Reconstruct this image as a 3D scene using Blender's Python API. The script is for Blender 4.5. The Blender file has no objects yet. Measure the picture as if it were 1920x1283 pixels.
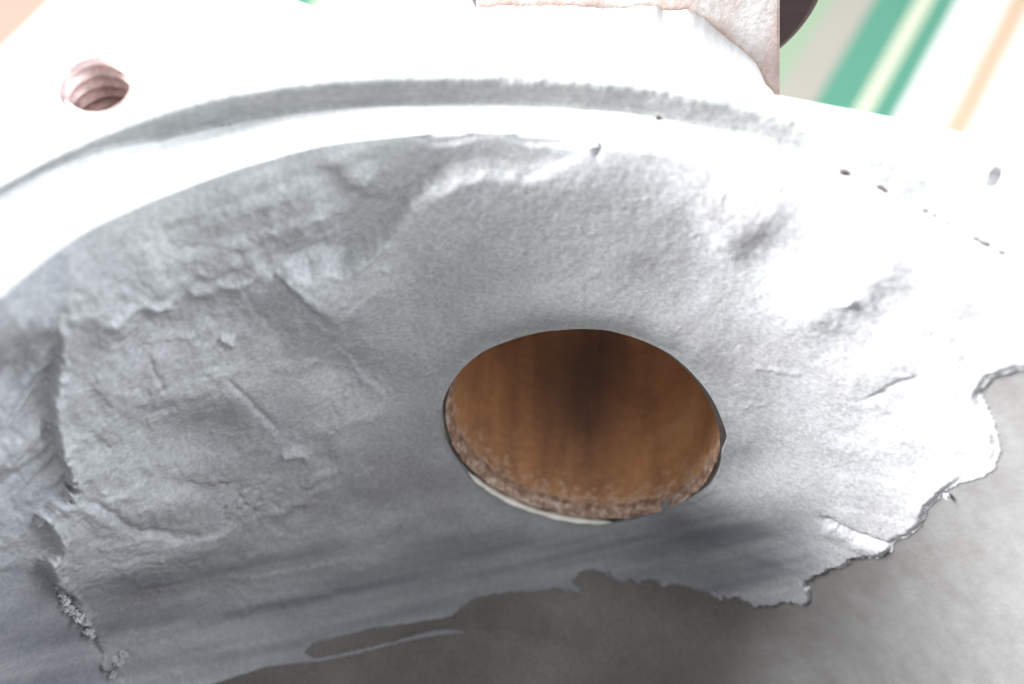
import bpy, bmesh, math
import numpy as np
from mathutils import Matrix, Vector

# ------------------------------------------------------------------ camera
S = 0.1                      # one casing radius (bore of the register) = 100 mm
PW, PH = 1920.0, 1283.0      # photograph size, used to look up where features sit
CAM = np.array([-0.009536, -0.013395, 1.126052])
RT = np.array([0.997812, 0.057610, 0.032446])
UP = np.array([-0.066118, 0.869443, 0.489590])
DR = np.array([0.000005, 0.490664, -0.871349])
FPX = 2217.68
scene = bpy.context.scene
cam_data = bpy.data.cameras.new('camera')
cam = bpy.data.objects.new('camera', cam_data)
scene.collection.objects.link(cam)
M = Matrix.Identity(4)
for i in range(3):
    M[i][0] = RT[i]; M[i][1] = UP[i]; M[i][2] = -DR[i]; M[i][3] = CAM[i] * S
cam.matrix_world = M
cam_data.sensor_fit = 'HORIZONTAL'
cam_data.sensor_width = 36.0
cam_data.lens = FPX / PW * 36.0
cam_data.clip_start = 0.005
cam_data.clip_end = 50.0
cam_data.dof.use_dof = True
cam_data.dof.focus_distance = 0.177
cam_data.dof.aperture_fstop = 12.5
scene.camera = cam

# ------------------------------------------------------------------ world and lamps
world = bpy.data.worlds.new('World'); scene.world = world
world.use_nodes = True
bg = world.node_tree.nodes['Background']
bg.inputs['Color'].default_value = (0.93, 0.97, 1.0, 1)
bg.inputs['Strength'].default_value = 1.10

def area(name, loc, target, size, power, col):
    l = bpy.data.lights.new(name, 'AREA'); l.shape = 'DISK'; l.size = size; l.energy = power; l.color = col
    o = bpy.data.objects.new(name, l); scene.collection.objects.link(o)
    o.location = loc
    o.rotation_euler = (Vector(target) - Vector(loc)).to_track_quat('-Z', 'Y').to_euler()
    return o
LAZ, LEL, LD = math.radians(-80), math.radians(24), 0.9
area('window_light', (LD * math.sin(LAZ) * math.cos(LEL), LD * math.cos(LAZ) * math.cos(LEL), LD * math.sin(LEL)),
     (0.02, 0.06, -0.01), 0.50, 60.0, (0.98, 0.99, 1.0))
area('doorway_light', (0.70, 0.30, 0.44), (-0.03, 0.06, -0.02), 0.6, 13.0, (0.86, 0.93, 1.0))

scene.view_settings.view_transform = 'Standard'
scene.view_settings.look = 'None'
scene.view_settings.exposure = 0.0
scene.view_settings.gamma = 1.0
scene.render.engine = 'CYCLES'

# ------------------------------------------------------------------ numeric helpers
rng = np.random.default_rng(7)
def proj(P):
    v = P - CAM; z = v @ DR
    return PW / 2 + FPX * (v @ RT) / z, PH / 2 - FPX * (v @ UP) / z
def ray(px):
    px = np.asarray(px, float)
    return DR + ((px[..., 0:1] - PW / 2) / FPX) * RT - ((px[..., 1:2] - PH / 2) / FPX) * UP
def on_z(px, z):
    v = ray(px); return CAM + v * ((z - CAM[2]) / v[..., 2:3])
def on_plane(px, p, n):
    v = ray(px); return CAM + v * (((p - CAM) @ n) / (v @ n))[..., None]
_tabs = [rng.random((256, 256)) for _ in range(8)]
def vnoise(x, y, k=0):
    t = _tabs[k % 8]
    xi = np.floor(x).astype(int); yi = np.floor(y).astype(int)
    fx = x - xi; fy = y - yi
    fx = fx * fx * fx * (fx * (fx * 6 - 15) + 10); fy = fy * fy * fy * (fy * (fy * 6 - 15) + 10)
    a = t[xi & 255, yi & 255]; b = t[(xi + 1) & 255, yi & 255]
    c = t[xi & 255, (yi + 1) & 255]; d = t[(xi + 1) & 255, (yi + 1) & 255]
    return (a * (1 - fx) + b * fx) * (1 - fy) + (c * (1 - fx) + d * fx) * fy * 1.0
def fbm(x, y, sc, octv=4, k=0, gain=0.5):
    s = 0; amp = 1; tot = 0; f = 1.0 / sc
    for o in range(octv):
        c, sn = math.cos(0.6 * o + k), math.sin(0.6 * o + k)
        s = s + amp * (vnoise((x * c - y * sn) * f + 17.3 * o + 100, (x * sn + y * c) * f + 9.1 * o + 100, k + o) - 0.5)
        tot += amp; amp *= gain; f *= 2.03
    return s / tot * 2
def aniso(x, y, ang, ls, ws, octv=3, k=0):
    """noise stretched along a stroke direction (angle in picture degrees, down positive)"""
    c, s = math.cos(math.radians(ang)), math.sin(math.radians(ang))
    a = (x * c + y * s); b = (-x * s + y * c)
    out = 0; amp = 1
    for o in range(octv):
        out = out + amp * (vnoise(a / ls + 50 + 7 * o, b / ws + 50 + 3 * o, k + o) - 0.5); amp *= 0.55; ls *= 0.6; ws *= 0.5
    return out * 1.3
def sstep(a, b, x):
    t = np.clip((x - a) / (b - a), 0, 1); return t * t * (3 - 2 * t)
def seg_dist(x, y, pts, closed=False):
    """distance to a polyline; also signed side of the nearest segment and position along it"""
    P = np.asarray(pts, float)
    if closed: P = np.vstack([P, P[:1]])
    best = np.full(x.shape, 1e18); side = np.zeros(x.shape); along = np.zeros(x.shape)
    n = len(P) - 1
    for i in range(n):
        ax, ay = P[i]; bx, by = P[i + 1]; dx, dy = bx - ax, by - ay
        L = dx * dx + dy * dy + 1e-9
        t = np.clip(((x - ax) * dx + (y - ay) * dy) / L, 0, 1)
        ex = x - ax - t * dx; ey = y - ay - t * dy
        d = ex * ex + ey * ey
        m = d < best
        best = np.where(m, d, best)
        side = np.where(m, np.sign(dx * (y - ay) - dy * (x - ax)), side)
        along = np.where(m, (i + t) / n, along)
    return np.sqrt(best), side, along
def inside(x, y, pts):
    P = np.asarray(pts, float); c = np.zeros(x.shape, bool); j = len(P) - 1
    for i in range(len(P)):
        xi, yi = P[i]; xj, yj = P[j]
        if yi != yj:
            c ^= ((yi > y) != (yj > y)) & (x < (xj - xi) * (y - yi) / (yj - yi) + xi)
        j = i
    return c
def sd_poly(x, y, pts):
    d, _, _ = seg_dist(x, y, pts, True)
    return np.where(inside(x, y, pts), d, -d)
def ridge(x, y, pts, w, h, w2=None, taper=True):
    """raised line; w on the left of its direction in the picture, w2 on the right"""
    q = np.asarray(pts, float); m = 3.2 * max(w, w2 or w)
    ii = np.nonzero((x > q[:, 0].min() - m) & (x < q[:, 0].max() + m) & (y > q[:, 1].min() - m) & (y < q[:, 1].max() + m))[0]
    out = np.zeros(x.shape)
    if len(ii) == 0: return out
    d, s, a = seg_dist(x[ii], y[ii], pts)
    ww = np.where(s < 0, w, w if w2 is None else w2)
    g = h * np.exp(-(d / ww) ** 2)
    if taper: g = g * sstep(0, 0.15, a + 0.03) * sstep(0, 0.15, 1.03 - a)
    out[ii] = g
    return out
def blob(x, y, cx, cy, rx, ry, ang, h):
    c, s = math.cos(math.radians(ang)), math.sin(math.radians(ang))
    a = ((x - cx) * c + (y - cy) * s) / rx; b = (-(x - cx) * s + (y - cy) * c) / ry
    return h * np.exp(-(a * a + b * b))

# port geometry
PA, PZ, PRHO, PRAD, PT = 0.13365, -0.6263, 0.8369, 0.2252, -0.2034
er = np.array([math.sin(PA), math.cos(PA), 0]); et = np.array([math.cos(PA), -math.sin(PA), 0]); ez = np.array([0, 0, 1.0])
pn = er * math.cos(PT) + ez * math.sin(PT); pu = -er * math.sin(PT) + ez * math.cos(PT)
pc = er * PRHO + ez * PZ
STAIN = tuple(on_plane(np.array([[1085, 705]], float), pc - pu * 0.232, pu)[0] * S)
PAXIS = (*pn, float(pc @ pn) * S)
# ------------------------------------------------------------------ object helpers
col = scene.collection
def finish(o, mat, parent=None, smooth=True, label=None, cat=None, kind=None, group=None):
    if o.name not in col.objects: col.objects.link(o)
    if mat: o.data.materials.append(mat)
    if parent: o.parent = parent
    if smooth and o.type == 'MESH':
        o.data.polygons.foreach_set('use_smooth', np.ones(len(o.data.polygons), bool)); o.data.update()
    for k, v in (('label', label), ('category', cat), ('kind', kind), ('group', group)):
        if v: o[k] = v
    return o
def mesh_np(name, V, F):
    me = bpy.data.meshes.new(name)
    V = np.asarray(V, np.float32); F = np.asarray(F, np.int32)
    me.vertices.add(len(V)); me.vertices.foreach_set('co', V.ravel())
    k = F.shape[1]
    me.loops.add(F.size); me.loops.foreach_set('vertex_index', F.ravel())
    me.polygons.add(len(F)); me.polygons.foreach_set('loop_start', np.arange(0, F.size, k, dtype=np.int32))
    me.polygons.foreach_set('loop_total', np.full(len(F), k, np.int32))
    me.update(calc_edges=True); me.validate()
    return bpy.data.objects.new(name, me)
def grid_faces(nr, nc, wrap=False):
    i = np.arange(nr * nc).reshape(nr, nc)
    if wrap: i = np.hstack([i, i[:, :1]])
    return np.stack([i[:-1, :-1], i[:-1, 1:], i[1:, 1:], i[1:, :-1]], -1).reshape(-1, 4)
def bm_obj(name, bm):
    me = bpy.data.meshes.new(name); bm.normal_update(); bm.to_mesh(me); bm.free()
    return bpy.data.objects.new(name, me)

# ------------------------------------------------------------------ materials
def mat_new(name):
    m = bpy.data.materials.new(name); m.use_nodes = True
    nt = m.node_tree; return m, nt, nt.nodes['Principled BSDF']
def nd(nt, t, **kw):
    n = nt.nodes.new(t)
    for k, v in kw.items(): setattr(n, k, v)
    return n
def noise_node(nt, scale, detail=6, rough=0.6, vec=None, dist=0.0):
    n = nd(nt, 'ShaderNodeTexNoise'); n.inputs['Scale'].default_value = scale
    n.inputs['Detail'].default_value = detail; n.inputs['Roughness'].default_value = rough
    n.inputs['Distortion'].default_value = dist
    if vec: nt.links.new(vec, n.inputs['Vector'])
    return n
def ramp(nt, fac, stops):
    r = nd(nt, 'ShaderNodeValToRGB'); e = r.color_ramp.elements
    while len(e) < len(stops): e.new(0.5)
    for el, (p, c) in zip(e, stops): el.position = p; el.color = (*c, 1)
    nt.links.new(fac, r.inputs['Fac']); return r
def bump(nt, h, strength, dist, bsdf, prev=None):
    b = nd(nt, 'ShaderNodeBump'); b.inputs['Strength'].default_value = strength; b.inputs['Distance'].default_value = dist
    nt.links.new(h, b.inputs['Height'])
    if prev: nt.links.new(prev.outputs['Normal'], b.inputs['Normal'])
    nt.links.new(b.outputs['Normal'], bsdf.inputs['Normal']); return b
def speckle_mat(name, stops, scale, rough, metal=0.0, bumps=((900, 0.4, 0.0002),), spec=0.5, fine=None, stretch=None, rvar=0.1):
    m, nt, b = mat_new(name)
    tc = nd(nt, 'ShaderNodeTexCoord'); vec = tc.outputs['Object']
    if stretch:
        mp = nd(nt, 'ShaderNodeMapping'); mp.inputs['Scale'].default_value = stretch
        nt.links.new(vec, mp.inputs['Vector']); vec = mp.outputs['Vector']
    n = noise_node(nt, scale, 5, 0.62, vec, 0.0)
    r = ramp(nt, n.outputs['Fac'], stops); out = r.outputs['Color']
    if fine:
        n2 = noise_node(nt, fine[0], 2, 0.6, tc.outputs['Object'])
        r2 = ramp(nt, n2.outputs['Fac'], [(0.3, (1 - fine[1],) * 3), (0.7, (1 + fine[1],) * 3)])
        mx = nd(nt, 'ShaderNodeMixRGB', blend_type='MULTIPLY'); mx.inputs['Fac'].default_value = 1
        nt.links.new(out, mx.inputs['Color1']); nt.links.new(r2.outputs['Color'], mx.inputs['Color2']); out = mx.outputs['Color']
    nt.links.new(out, b.inputs['Base Color'])
    b.inputs['Metallic'].default_value = metal
    b.inputs['Specular IOR Level'].default_value = spec
    mr = nd(nt, 'ShaderNodeMapRange'); mr.inputs['To Min'].default_value = rough - rvar; mr.inputs['To Max'].default_value = rough + rvar
    nt.links.new(n.outputs['Fac'], mr.inputs['Value']); nt.links.new(mr.outputs['Result'], b.inputs['Roughness'])
    prev = None
    for sc, st, di in bumps:
        nn = noise_node(nt, sc, 3, 0.65, tc.outputs['Object'])
        prev = bump(nt, nn.outputs['Fac'], st, di, b, prev)
    return m
MAT = {}
MAT['putty'] = speckle_mat('putty', [(0.30, (0.275, 0.265, 0.275)), (0.48, (0.335, 0.338, 0.348)), (0.70, (0.41, 0.418, 0.412))], 42, 0.52,
                           bumps=((300, 0.18, 0.0006), (1500, 0.42, 0.00020)), fine=(1500, 0.16), spec=0.45)
MAT['smear'] = speckle_mat('putty_smear', [(0.30, (0.24, 0.245, 0.265)), (0.5, (0.31, 0.315, 0.33)), (0.72, (0.39, 0.39, 0.395))], 70, 0.44,
                           bumps=((300, 0.2, 0.0006), (1500, 0.42, 0.00020)), fine=(1500, 0.16), spec=0.45)
MAT['bowl'] = speckle_mat('dull_cast_metal', [(0.32, (0.052, 0.042, 0.037)), (0.5, (0.080, 0.068, 0.061)), (0.7, (0.125, 0.110, 0.101))], 38, 0.44, metal=0.2,
                          bumps=((420, 0.25, 0.0004), (1800, 0.4, 0.00012)), fine=(1700, 0.16), spec=0.6)
def clean_lit_side(m):
    # brown stained floor; paler to the right from cleaner metal plus painted-in window light
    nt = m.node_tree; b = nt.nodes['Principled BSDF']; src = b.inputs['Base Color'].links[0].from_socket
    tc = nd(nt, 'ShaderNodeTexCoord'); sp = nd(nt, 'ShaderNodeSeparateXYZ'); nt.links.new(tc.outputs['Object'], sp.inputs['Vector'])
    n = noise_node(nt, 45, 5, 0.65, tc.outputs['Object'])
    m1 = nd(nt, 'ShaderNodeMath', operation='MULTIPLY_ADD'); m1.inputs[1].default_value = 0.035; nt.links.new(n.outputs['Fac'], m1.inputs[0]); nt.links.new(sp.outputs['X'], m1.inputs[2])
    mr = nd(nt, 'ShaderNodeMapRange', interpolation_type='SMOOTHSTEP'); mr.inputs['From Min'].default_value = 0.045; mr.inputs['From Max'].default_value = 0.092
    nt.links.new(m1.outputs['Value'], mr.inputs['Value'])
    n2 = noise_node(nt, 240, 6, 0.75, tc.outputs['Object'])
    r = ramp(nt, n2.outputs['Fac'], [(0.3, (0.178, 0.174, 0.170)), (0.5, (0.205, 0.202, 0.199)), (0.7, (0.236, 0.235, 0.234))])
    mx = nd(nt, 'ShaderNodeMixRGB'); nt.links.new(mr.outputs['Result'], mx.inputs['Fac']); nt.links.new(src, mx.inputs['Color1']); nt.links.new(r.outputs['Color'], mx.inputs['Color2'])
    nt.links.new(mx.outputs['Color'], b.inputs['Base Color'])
clean_lit_side(MAT['bowl'])
MAT['machined'] = speckle_mat('machined_face', [(0.3, (0.42, 0.42, 0.415)), (0.5, (0.52, 0.52, 0.515)), (0.7, (0.60, 0.60, 0.59))], 60, 0.42,
                              bumps=((500, 0.3, 0.0003), (1600, 0.3, 0.00012)), fine=(1400, 0.10), spec=0.6)
MAT['rim'] = speckle_mat('register_step', [(0.28, (0.215, 0.222, 0.222)), (0.5, (0.285, 0.29, 0.288)), (0.72, (0.365, 0.365, 0.36))], 75, 0.45,
                         bumps=((650, 0.4, 0.0004), (1900, 0.3, 0.0002)), fine=(1300, 0.12), spec=0.5)
def rust_mat():
    m, nt, b = mat_new('rusty_bore')
    tc = nd(nt, 'ShaderNodeTexCoord'); mp = nd(nt, 'ShaderNodeMapping'); mp.inputs['Scale'].default_value = (0.8, 0.07, 0.3)
    nt.links.new(tc.outputs['Object'], mp.inputs['Vector'])
    n1 = noise_node(nt, 130, 4, 0.6, mp.outputs['Vector'], 0.2)
    n2 = noise_node(nt, 36, 3, 0.55, tc.outputs['Object'], 0.4)
    n3 = noise_node(nt, 620, 5, 0.72, tc.outputs['Object'])
    a1 = nd(nt, 'ShaderNodeMath', operation='MULTIPLY_ADD'); a1.inputs[1].default_value = 0.42
    a2 = nd(nt, 'ShaderNodeMath', operation='MULTIPLY_ADD'); a2.inputs[1].default_value = 0.60; a2.inputs[2].default_value = -0.09
    a3 = nd(nt, 'ShaderNodeMath', operation='MULTIPLY_ADD'); a3.inputs[1].default_value = 0.24
    nt.links.new(n2.outputs['Fac'], a2.inputs[0]); nt.links.new(n1.outputs['Fac'], a1.inputs[0]); nt.links.new(a2.outputs['Value'], a1.inputs[2])
    nt.links.new(n3.outputs['Fac'], a3.inputs[0]); nt.links.new(a1.outputs['Value'], a3.inputs[2])
    r = ramp(nt, a3.outputs['Value'], [(0.33, (0.18, 0.098, 0.074)), (0.45, (0.36, 0.180, 0.105)), (0.56, (0.55, 0.275, 0.130)), (0.68, (0.70, 0.41, 0.20)), (0.80, (0.78, 0.56, 0.34))])
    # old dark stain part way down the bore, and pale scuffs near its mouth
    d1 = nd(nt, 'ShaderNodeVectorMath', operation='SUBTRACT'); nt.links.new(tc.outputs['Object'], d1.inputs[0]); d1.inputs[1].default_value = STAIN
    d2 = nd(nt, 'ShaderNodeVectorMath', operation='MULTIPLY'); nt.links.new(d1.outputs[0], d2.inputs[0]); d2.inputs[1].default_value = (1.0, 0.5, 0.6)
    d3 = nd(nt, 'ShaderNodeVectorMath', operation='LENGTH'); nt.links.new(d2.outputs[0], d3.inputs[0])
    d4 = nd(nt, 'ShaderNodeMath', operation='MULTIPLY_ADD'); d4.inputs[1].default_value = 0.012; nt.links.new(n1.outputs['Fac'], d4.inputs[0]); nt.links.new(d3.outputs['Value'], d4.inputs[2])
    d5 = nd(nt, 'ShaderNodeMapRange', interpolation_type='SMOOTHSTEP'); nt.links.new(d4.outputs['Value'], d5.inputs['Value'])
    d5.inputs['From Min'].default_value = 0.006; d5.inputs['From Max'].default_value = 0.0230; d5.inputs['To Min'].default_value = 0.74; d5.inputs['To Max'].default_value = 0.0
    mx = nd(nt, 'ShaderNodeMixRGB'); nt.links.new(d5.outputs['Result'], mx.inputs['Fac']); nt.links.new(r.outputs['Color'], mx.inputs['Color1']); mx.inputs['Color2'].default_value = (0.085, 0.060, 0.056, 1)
    e1 = nd(nt, 'ShaderNodeVectorMath', operation='DOT_PRODUCT'); nt.links.new(tc.outputs['Object'], e1.inputs[0]); e1.inputs[1].default_value = PAXIS[:3]
    e2 = nd(nt, 'ShaderNodeMapRange'); nt.links.new(e1.outputs['Value'], e2.inputs['Value']); e2.inputs['From Min'].default_value = PAXIS[3] + 0.0008; e2.inputs['From Max'].default_value = PAXIS[3] + 0.0085; e2.inputs['To Min'].default_value = 0.20; e2.inputs['To Max'].default_value = -0.05
    n4 = noise_node(nt, 650, 4, 0.7, tc.outputs['Object'])
    e3 = nd(nt, 'ShaderNodeMath', operation='ADD'); nt.links.new(n4.outputs['Fac'], e3.inputs[0]); nt.links.new(e2.outputs['Result'], e3.inputs[1])
    e4 = nd(nt, 'ShaderNodeMapRange'); nt.links.new(e3.outputs['Value'], e4.inputs['Value']); e4.inputs['From Min'].default_value = 0.60; e4.inputs['From Max'].default_value = 0.80
    mx2 = nd(nt, 'ShaderNodeMixRGB'); nt.links.new(e4.outputs['Result'], mx2.inputs['Fac']); nt.links.new(mx.outputs['Color'], mx2.inputs['Color1']); mx2.inputs['Color2'].default_value = (0.66, 0.47, 0.33, 1)
    nt.links.new(mx2.outputs['Color'], b.inputs['Base Color'])
    b.inputs['Roughness'].default_value = 0.42; b.inputs['Specular IOR Level'].default_value = 0.5
    bump(nt, n3.outputs['Fac'], 0.7, 0.0005, b)
    return m
MAT['lip'] = speckle_mat('chipped_sleeve_edge', [(0.30, (0.15, 0.08, 0.055)), (0.48, (0.36, 0.225, 0.165)), (0.60, (0.54, 0.41, 0.33)), (0.72, (0.82, 0.74, 0.64))], 700, 0.45,
                         bumps=((700, 0.9, 0.0006),), fine=(1800, 0.25), spec=0.6)
MAT['steel'] = speckle_mat('bright_steel', [(0.3, (0.55, 0.52, 0.47)), (0.5, (0.74, 0.71, 0.65)), (0.7, (0.86, 0.84, 0.79))], 200, 0.35, metal=0.15,
                           bumps=((700, 0.4, 0.0002),), spec=0.6)
MAT['thread'] = speckle_mat('rusty_thread', [(0.30, (0.32, 0.23, 0.22)), (0.5, (0.50, 0.38, 0.36)), (0.7, (0.64, 0.54, 0.51))], 260, 0.4, metal=0.3,
                            bumps=((800, 0.5, 0.0002),), fine=(1500, 0.2), spec=0.6)
MAT['primer'] = speckle_mat('worn_pink_primer', [(0.32, (0.54, 0.42, 0.39)), (0.46, (0.64, 0.55, 0.52)), (0.55, (0.67, 0.63, 0.61)), (0.66, (0.76, 0.74, 0.72))], 110, 0.55,
                            bumps=((500, 0.5, 0.0004),), fine=(1200, 0.12), stretch=(1.6, 1.0, 0.45))
MAT['cast'] = speckle_mat('pale_casting_paint', [(0.3, (0.40, 0.39, 0.38)), (0.5, (0.50, 0.49, 0.48)), (0.7, (0.58, 0.57, 0.56))], 60, 0.5,
                          bumps=((400, 0.5, 0.0005),), fine=(1200, 0.1))
MAT['dark'] = speckle_mat('dark_rubber', [(0.3, (0.035, 0.024, 0.026)), (0.7, (0.075, 0.052, 0.054))], 80, 0.6, bumps=((500, 0.4, 0.0003),))

MAT['rust'] = rust_mat()
# lower putty, wiped thin, gets the deep bowl's shade painted into its colour
for key in ('putty', 'smear'):
    nt = MAT[key].node_tree; b = nt.nodes['Principled BSDF']
    src = b.inputs['Base Color'].links[0].from_socket
    at = nd(nt, 'ShaderNodeAttribute'); at.attribute_name = 'low_shade'
    wn = noise_node(nt, 60, 4, 0.6)
    mm = nd(nt, 'ShaderNodeMath', operation='MULTIPLY'); mm.inputs[1].default_value = 0.74
    nt.links.new(at.outputs['Fac'], mm.inputs[0])
    mx = nd(nt, 'ShaderNodeMixRGB'); nt.links.new(mm.outputs['Value'], mx.inputs['Fac']); nt.links.new(src, mx.inputs['Color1']); mx.inputs['Color2'].default_value = (0.074, 0.078, 0.092, 1)
    nt.links.new(mx.outputs['Color'], b.inputs['Base Color'])

# ------------------------------------------------------------------ the casing
casing = bpy.data.objects.new('pump_casing', None); col.objects.link(casing)
casing['label'] = 'open grey pump casing with putty smeared round its rusty outlet port'
casing['category'] = 'pump casing'

D = 0.0418          # depth of the register step
# worn rim: small radius changes read off the photograph's step line
_cr = np.array([(0, 405), (100, 350), (200, 303), (300, 268), (400, 237), (470, 222), (640, 200), (800, 194), (1000, 195), (1100, 201), (1210, 212), (1290, 228),
                (1400, 252), (1500, 282), (1590, 322), (1690, 370), (1800, 430), (1920, 495)], float)
_cd = np.interp(_cr[:, 0], [0, 100, 200, 300, 420], [0.006, 0.008, 0.015, 0.034, D])      # the step runs out to the left
_P = on_z(_cr, -D); _rt = np.arctan2(_P[:, 0], _P[:, 1]); _rr = np.hypot(_P[:, 0], _P[:, 1])
_cdt = _rt.copy(); _rt = np.concatenate([[-math.pi, _rt[0] - 0.5], _rt, [_rt[-1] + 0.5, math.pi]]); _rr = np.concatenate([[1, 1], _rr, [1, 1]])
def step_d(th): return np.interp(th, np.concatenate([[-math.pi, -1.0], _cdt, [math.pi]]), np.concatenate([[D, 0.012], _cd, [D]]))
def rim_r(th): return np.interp(th, _rt, _rr)
def theta_samples(fine, a=0.95, coarse=0.05):
    th = np.concatenate([np.arange(-a, a, fine), np.arange(a, 2 * math.pi - a, coarse)])
    return np.where(th > math.pi, th - 2 * math.pi, th)

_lt = np.radians([-75, -50, -42, -35, -27.4, -15.8, -4, 4.6, 60]); _lr = np.array([0.0, 0.045, 0.062, 0.034, 0.024, 0.008, 0.006, 0.006, 0.006])
def ledge_in(th): return np.interp(th, _lt, _lr, left=0, right=0)   # how far the ledge reaches past the plain wall
# wall profile: ledge edge -> sloped wall -> fillet -> floor
WS = 0.2
def wall_r(z): return 0.837 + WS * (z + 0.626)
prof = [(wall_r(z), z) for z in np.linspace(-D, -0.80, 60)]
FR = 0.23
a0 = math.atan(WS)
zc = -0.80 - FR * math.sin(a0); rc = wall_r(-0.80) - FR * math.cos(a0)
zc = -0.80 + FR * math.sin(a0) * 0 + 0  # fillet centre set so that it is tangent to the sloped wall
nx, nz = -math.cos(a0), math.sin(a0)     # inward normal of the wall
cx_, cz_ = wall_r(-0.80) + nx * FR, -0.80 + nz * FR
for a in np.linspace(0, math.pi / 2 - a0 + 0.0, 26)[1:]:
    ang = -a0 - a                         # direction from fillet centre to the surface
    prof.append((cx_ + FR * math.cos(ang), cz_ + FR * math.sin(ang)))
ZF = prof[-1][1]
r_end = prof[-1][0]
for r in np.linspace(r_end, 0.0, 40)[1:]: prof.append((max(r, 0.0), ZF - 0.05 * (1 - (r / r_end) ** 2)))
prof = np.array(prof)
_ds = np.concatenate([[0], np.cumsum(np.hypot(*np.diff(prof, axis=0).T))])
def prof_at(s):
    return np.interp(s, _ds, prof[:, 0]), np.interp(s, _ds, prof[:, 1])
def prof_n(s, e=0.012):
    r0, z0 = prof_at(np.clip(s - e, 0, _ds[-1])); r1, z1 = prof_at(np.clip(s + e, 0, _ds[-1]))
    dr, dz = r1 - r0, z1 - z0; l = np.hypot(dr, dz) + 1e-9
    return dz / l, -dr / l          # inward/up pointing (r, z)

HOLE = [(832, 765), (838, 730), (852, 700), (872, 676), (905, 653), (950, 638), (1010, 628), (1075, 624), (1140, 628), (1200, 643), (1260, 666), (1310, 705),
        (1343, 745), (1354, 768), (1365, 800), (1354, 830), (1350, 860), (1329, 899), (1289, 930), (1243, 949), (1200, 972), (1150, 984), (1100, 982),
        (1040, 969), (985, 954), (935, 934), (900, 905), (870, 872), (845, 830), (835, 795)]
_h = on_plane(np.array(HOLE, float), pc - pn * 0.02, pn) - pc
_ha = np.arctan2(_h @ pu, _h @ et); _hr = np.hypot(_h @ pu, _h @ et)
_o = np.argsort(_ha); _ha = _ha[_o]; _hr = _hr[_o]
_ha = np.concatenate([_ha - 2 * math.pi, _ha, _ha + 2 * math.pi]); _hr = np.tile(_hr, 3)
def hole_r(a): return np.interp(a, _ha, _hr)
def port_polar(P):
    v = P - pc; x = v @ et; y = v @ pu
    return np.hypot(x, y), np.arctan2(y, x), v @ pn

def cut_port(P, shape, margin, const=None):
    """move grid points that fall just inside the port on to its edge; tell which are well inside"""
    rho, an, dp = port_polar(P)
    hr = hole_r(an) + margin if const is None else 1 / np.sqrt((np.cos(an) / const[0]) ** 2 + (np.sin(an) / const[1]) ** 2)
    near = (np.abs(dp) < 0.35) & (P @ er > 0)
    ins = near & (rho < hr)
    Q = P.copy()
    x = pc + dp[:, None] * pn + (hr * np.cos(an))[:, None] * et + (hr * np.sin(an))[:, None] * pu
    Q[ins] = x[ins]
    return Q, ins

# --- bowl: register step, ledge, wall and floor in bare metal
th = theta_samples(0.006); nT = len(th)
rim_prof = []
s_list = np.concatenate([np.linspace(0, 1.0, 150), np.linspace(1.0, _ds[-1], 60)[1:]])
rr, zz = prof_at(s_list)
R_ = rr[:, None] * np.ones(nT)[None, :]; Z_ = zz[:, None] * np.ones(nT)[None, :]
R_[0] -= 0.004; Z_[0] -= 0.003
V = np.stack([R_ * np.sin(th), R_ * np.cos(th), Z_], -1).reshape(-1, 3)
x, y = V[:, 0] * 900, V[:, 1] * 900 + V[:, 2] * 300
V = V + (fbm(V[:, 0] * 1000 + V[:, 2] * 600, V[:, 1] * 1000, 90, 4, 2) * 0.0022)[:, None] * np.array([0.0, 0.0, 1.0])
Q, ins = cut_port(V, None, 0.0, (0.2265, 0.2450))
F = grid_faces(len(s_list), nT, True)
F = F[~ins[F].all(1)]
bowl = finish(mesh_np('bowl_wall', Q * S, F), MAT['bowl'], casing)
bowl['label'] = 'dark bare metal of the bowl below the putty'

# --- register step and ledge
th = theta_samples(0.0022); nT = len(th)
R0 = rim_r(th); SD = step_d(th); SK = SD / D
arc = th * 1100
jag = (fbm(arc, arc * 0 + 5, 26, 4, 1) * 0.0030 + fbm(arc, arc * 0 + 60, 8, 3, 3) * 0.0018) * (0.35 + 0.65 * sstep(-0.15, 0.0, th))
chip = np.clip(fbm(arc, arc * 0 + 90, 55, 3, 5) - 0.22, 0, 1) * 0.02 * sstep(-0.10, 0.02, th) * sstep(0.42, 0.2, th)
t1, z1 = [], []
rows = []
def row(dr, z, rough=0.0, k=0):
    rough = rough * 0.55; n = fbm(arc, arc * 0 + 31 * k, 14, 3, k) * rough
    rows.append(np.stack([(R0 + dr + n) * np.sin(th), (R0 + dr + n) * np.cos(th), z * SK + fbm(arc, arc * 0 + 77 * k, 11, 3, k + 2) * rough * 0.6 * SK], -1))
row(0.030, -0.0012); row(0.0045 + jag + chip, 0.0006 - chip * 0.1); row(0.0022 + jag * 0.9 + chip, -0.0012 - np.clip(jag, 0, 1)); row(0.0008 + jag * 0.6, -0.005, 0.001, 1)
for i, z in enumerate(np.linspace(-0.009, -D + 0.006, 9)): row(0.0, z, 0.0022, 2 + i)
row(-0.001, -D + 0.002, 0.003, 12); row(-0.004, -D - 0.0005, 0.002, 13)
STEP_ROWS = len(rows)
V = np.concatenate(rows); F = grid_faces(len(rows), nT, True)
finish(mesh_np('register_step', V * S, F), MAT['rim'], casing)['label'] = 'worn grey step ringing the bowl mouth'
rows = []
inner = 0.0418
for i, f in enumerate(np.linspace(0, 1, 9)):
    r = (R0 - 0.0005) * (1 - f) + f * (wall_r(-D) + 0.003 - ledge_in(th))
    n = fbm(arc, arc * 0 + 400 * f, 40, 4, 4) * 0.0012
    rows.append(np.stack([r * np.sin(th), r * np.cos(th), -(SD * (1 - f) + D * f) + n * (f > 0) - 0.0006], -1))
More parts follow.
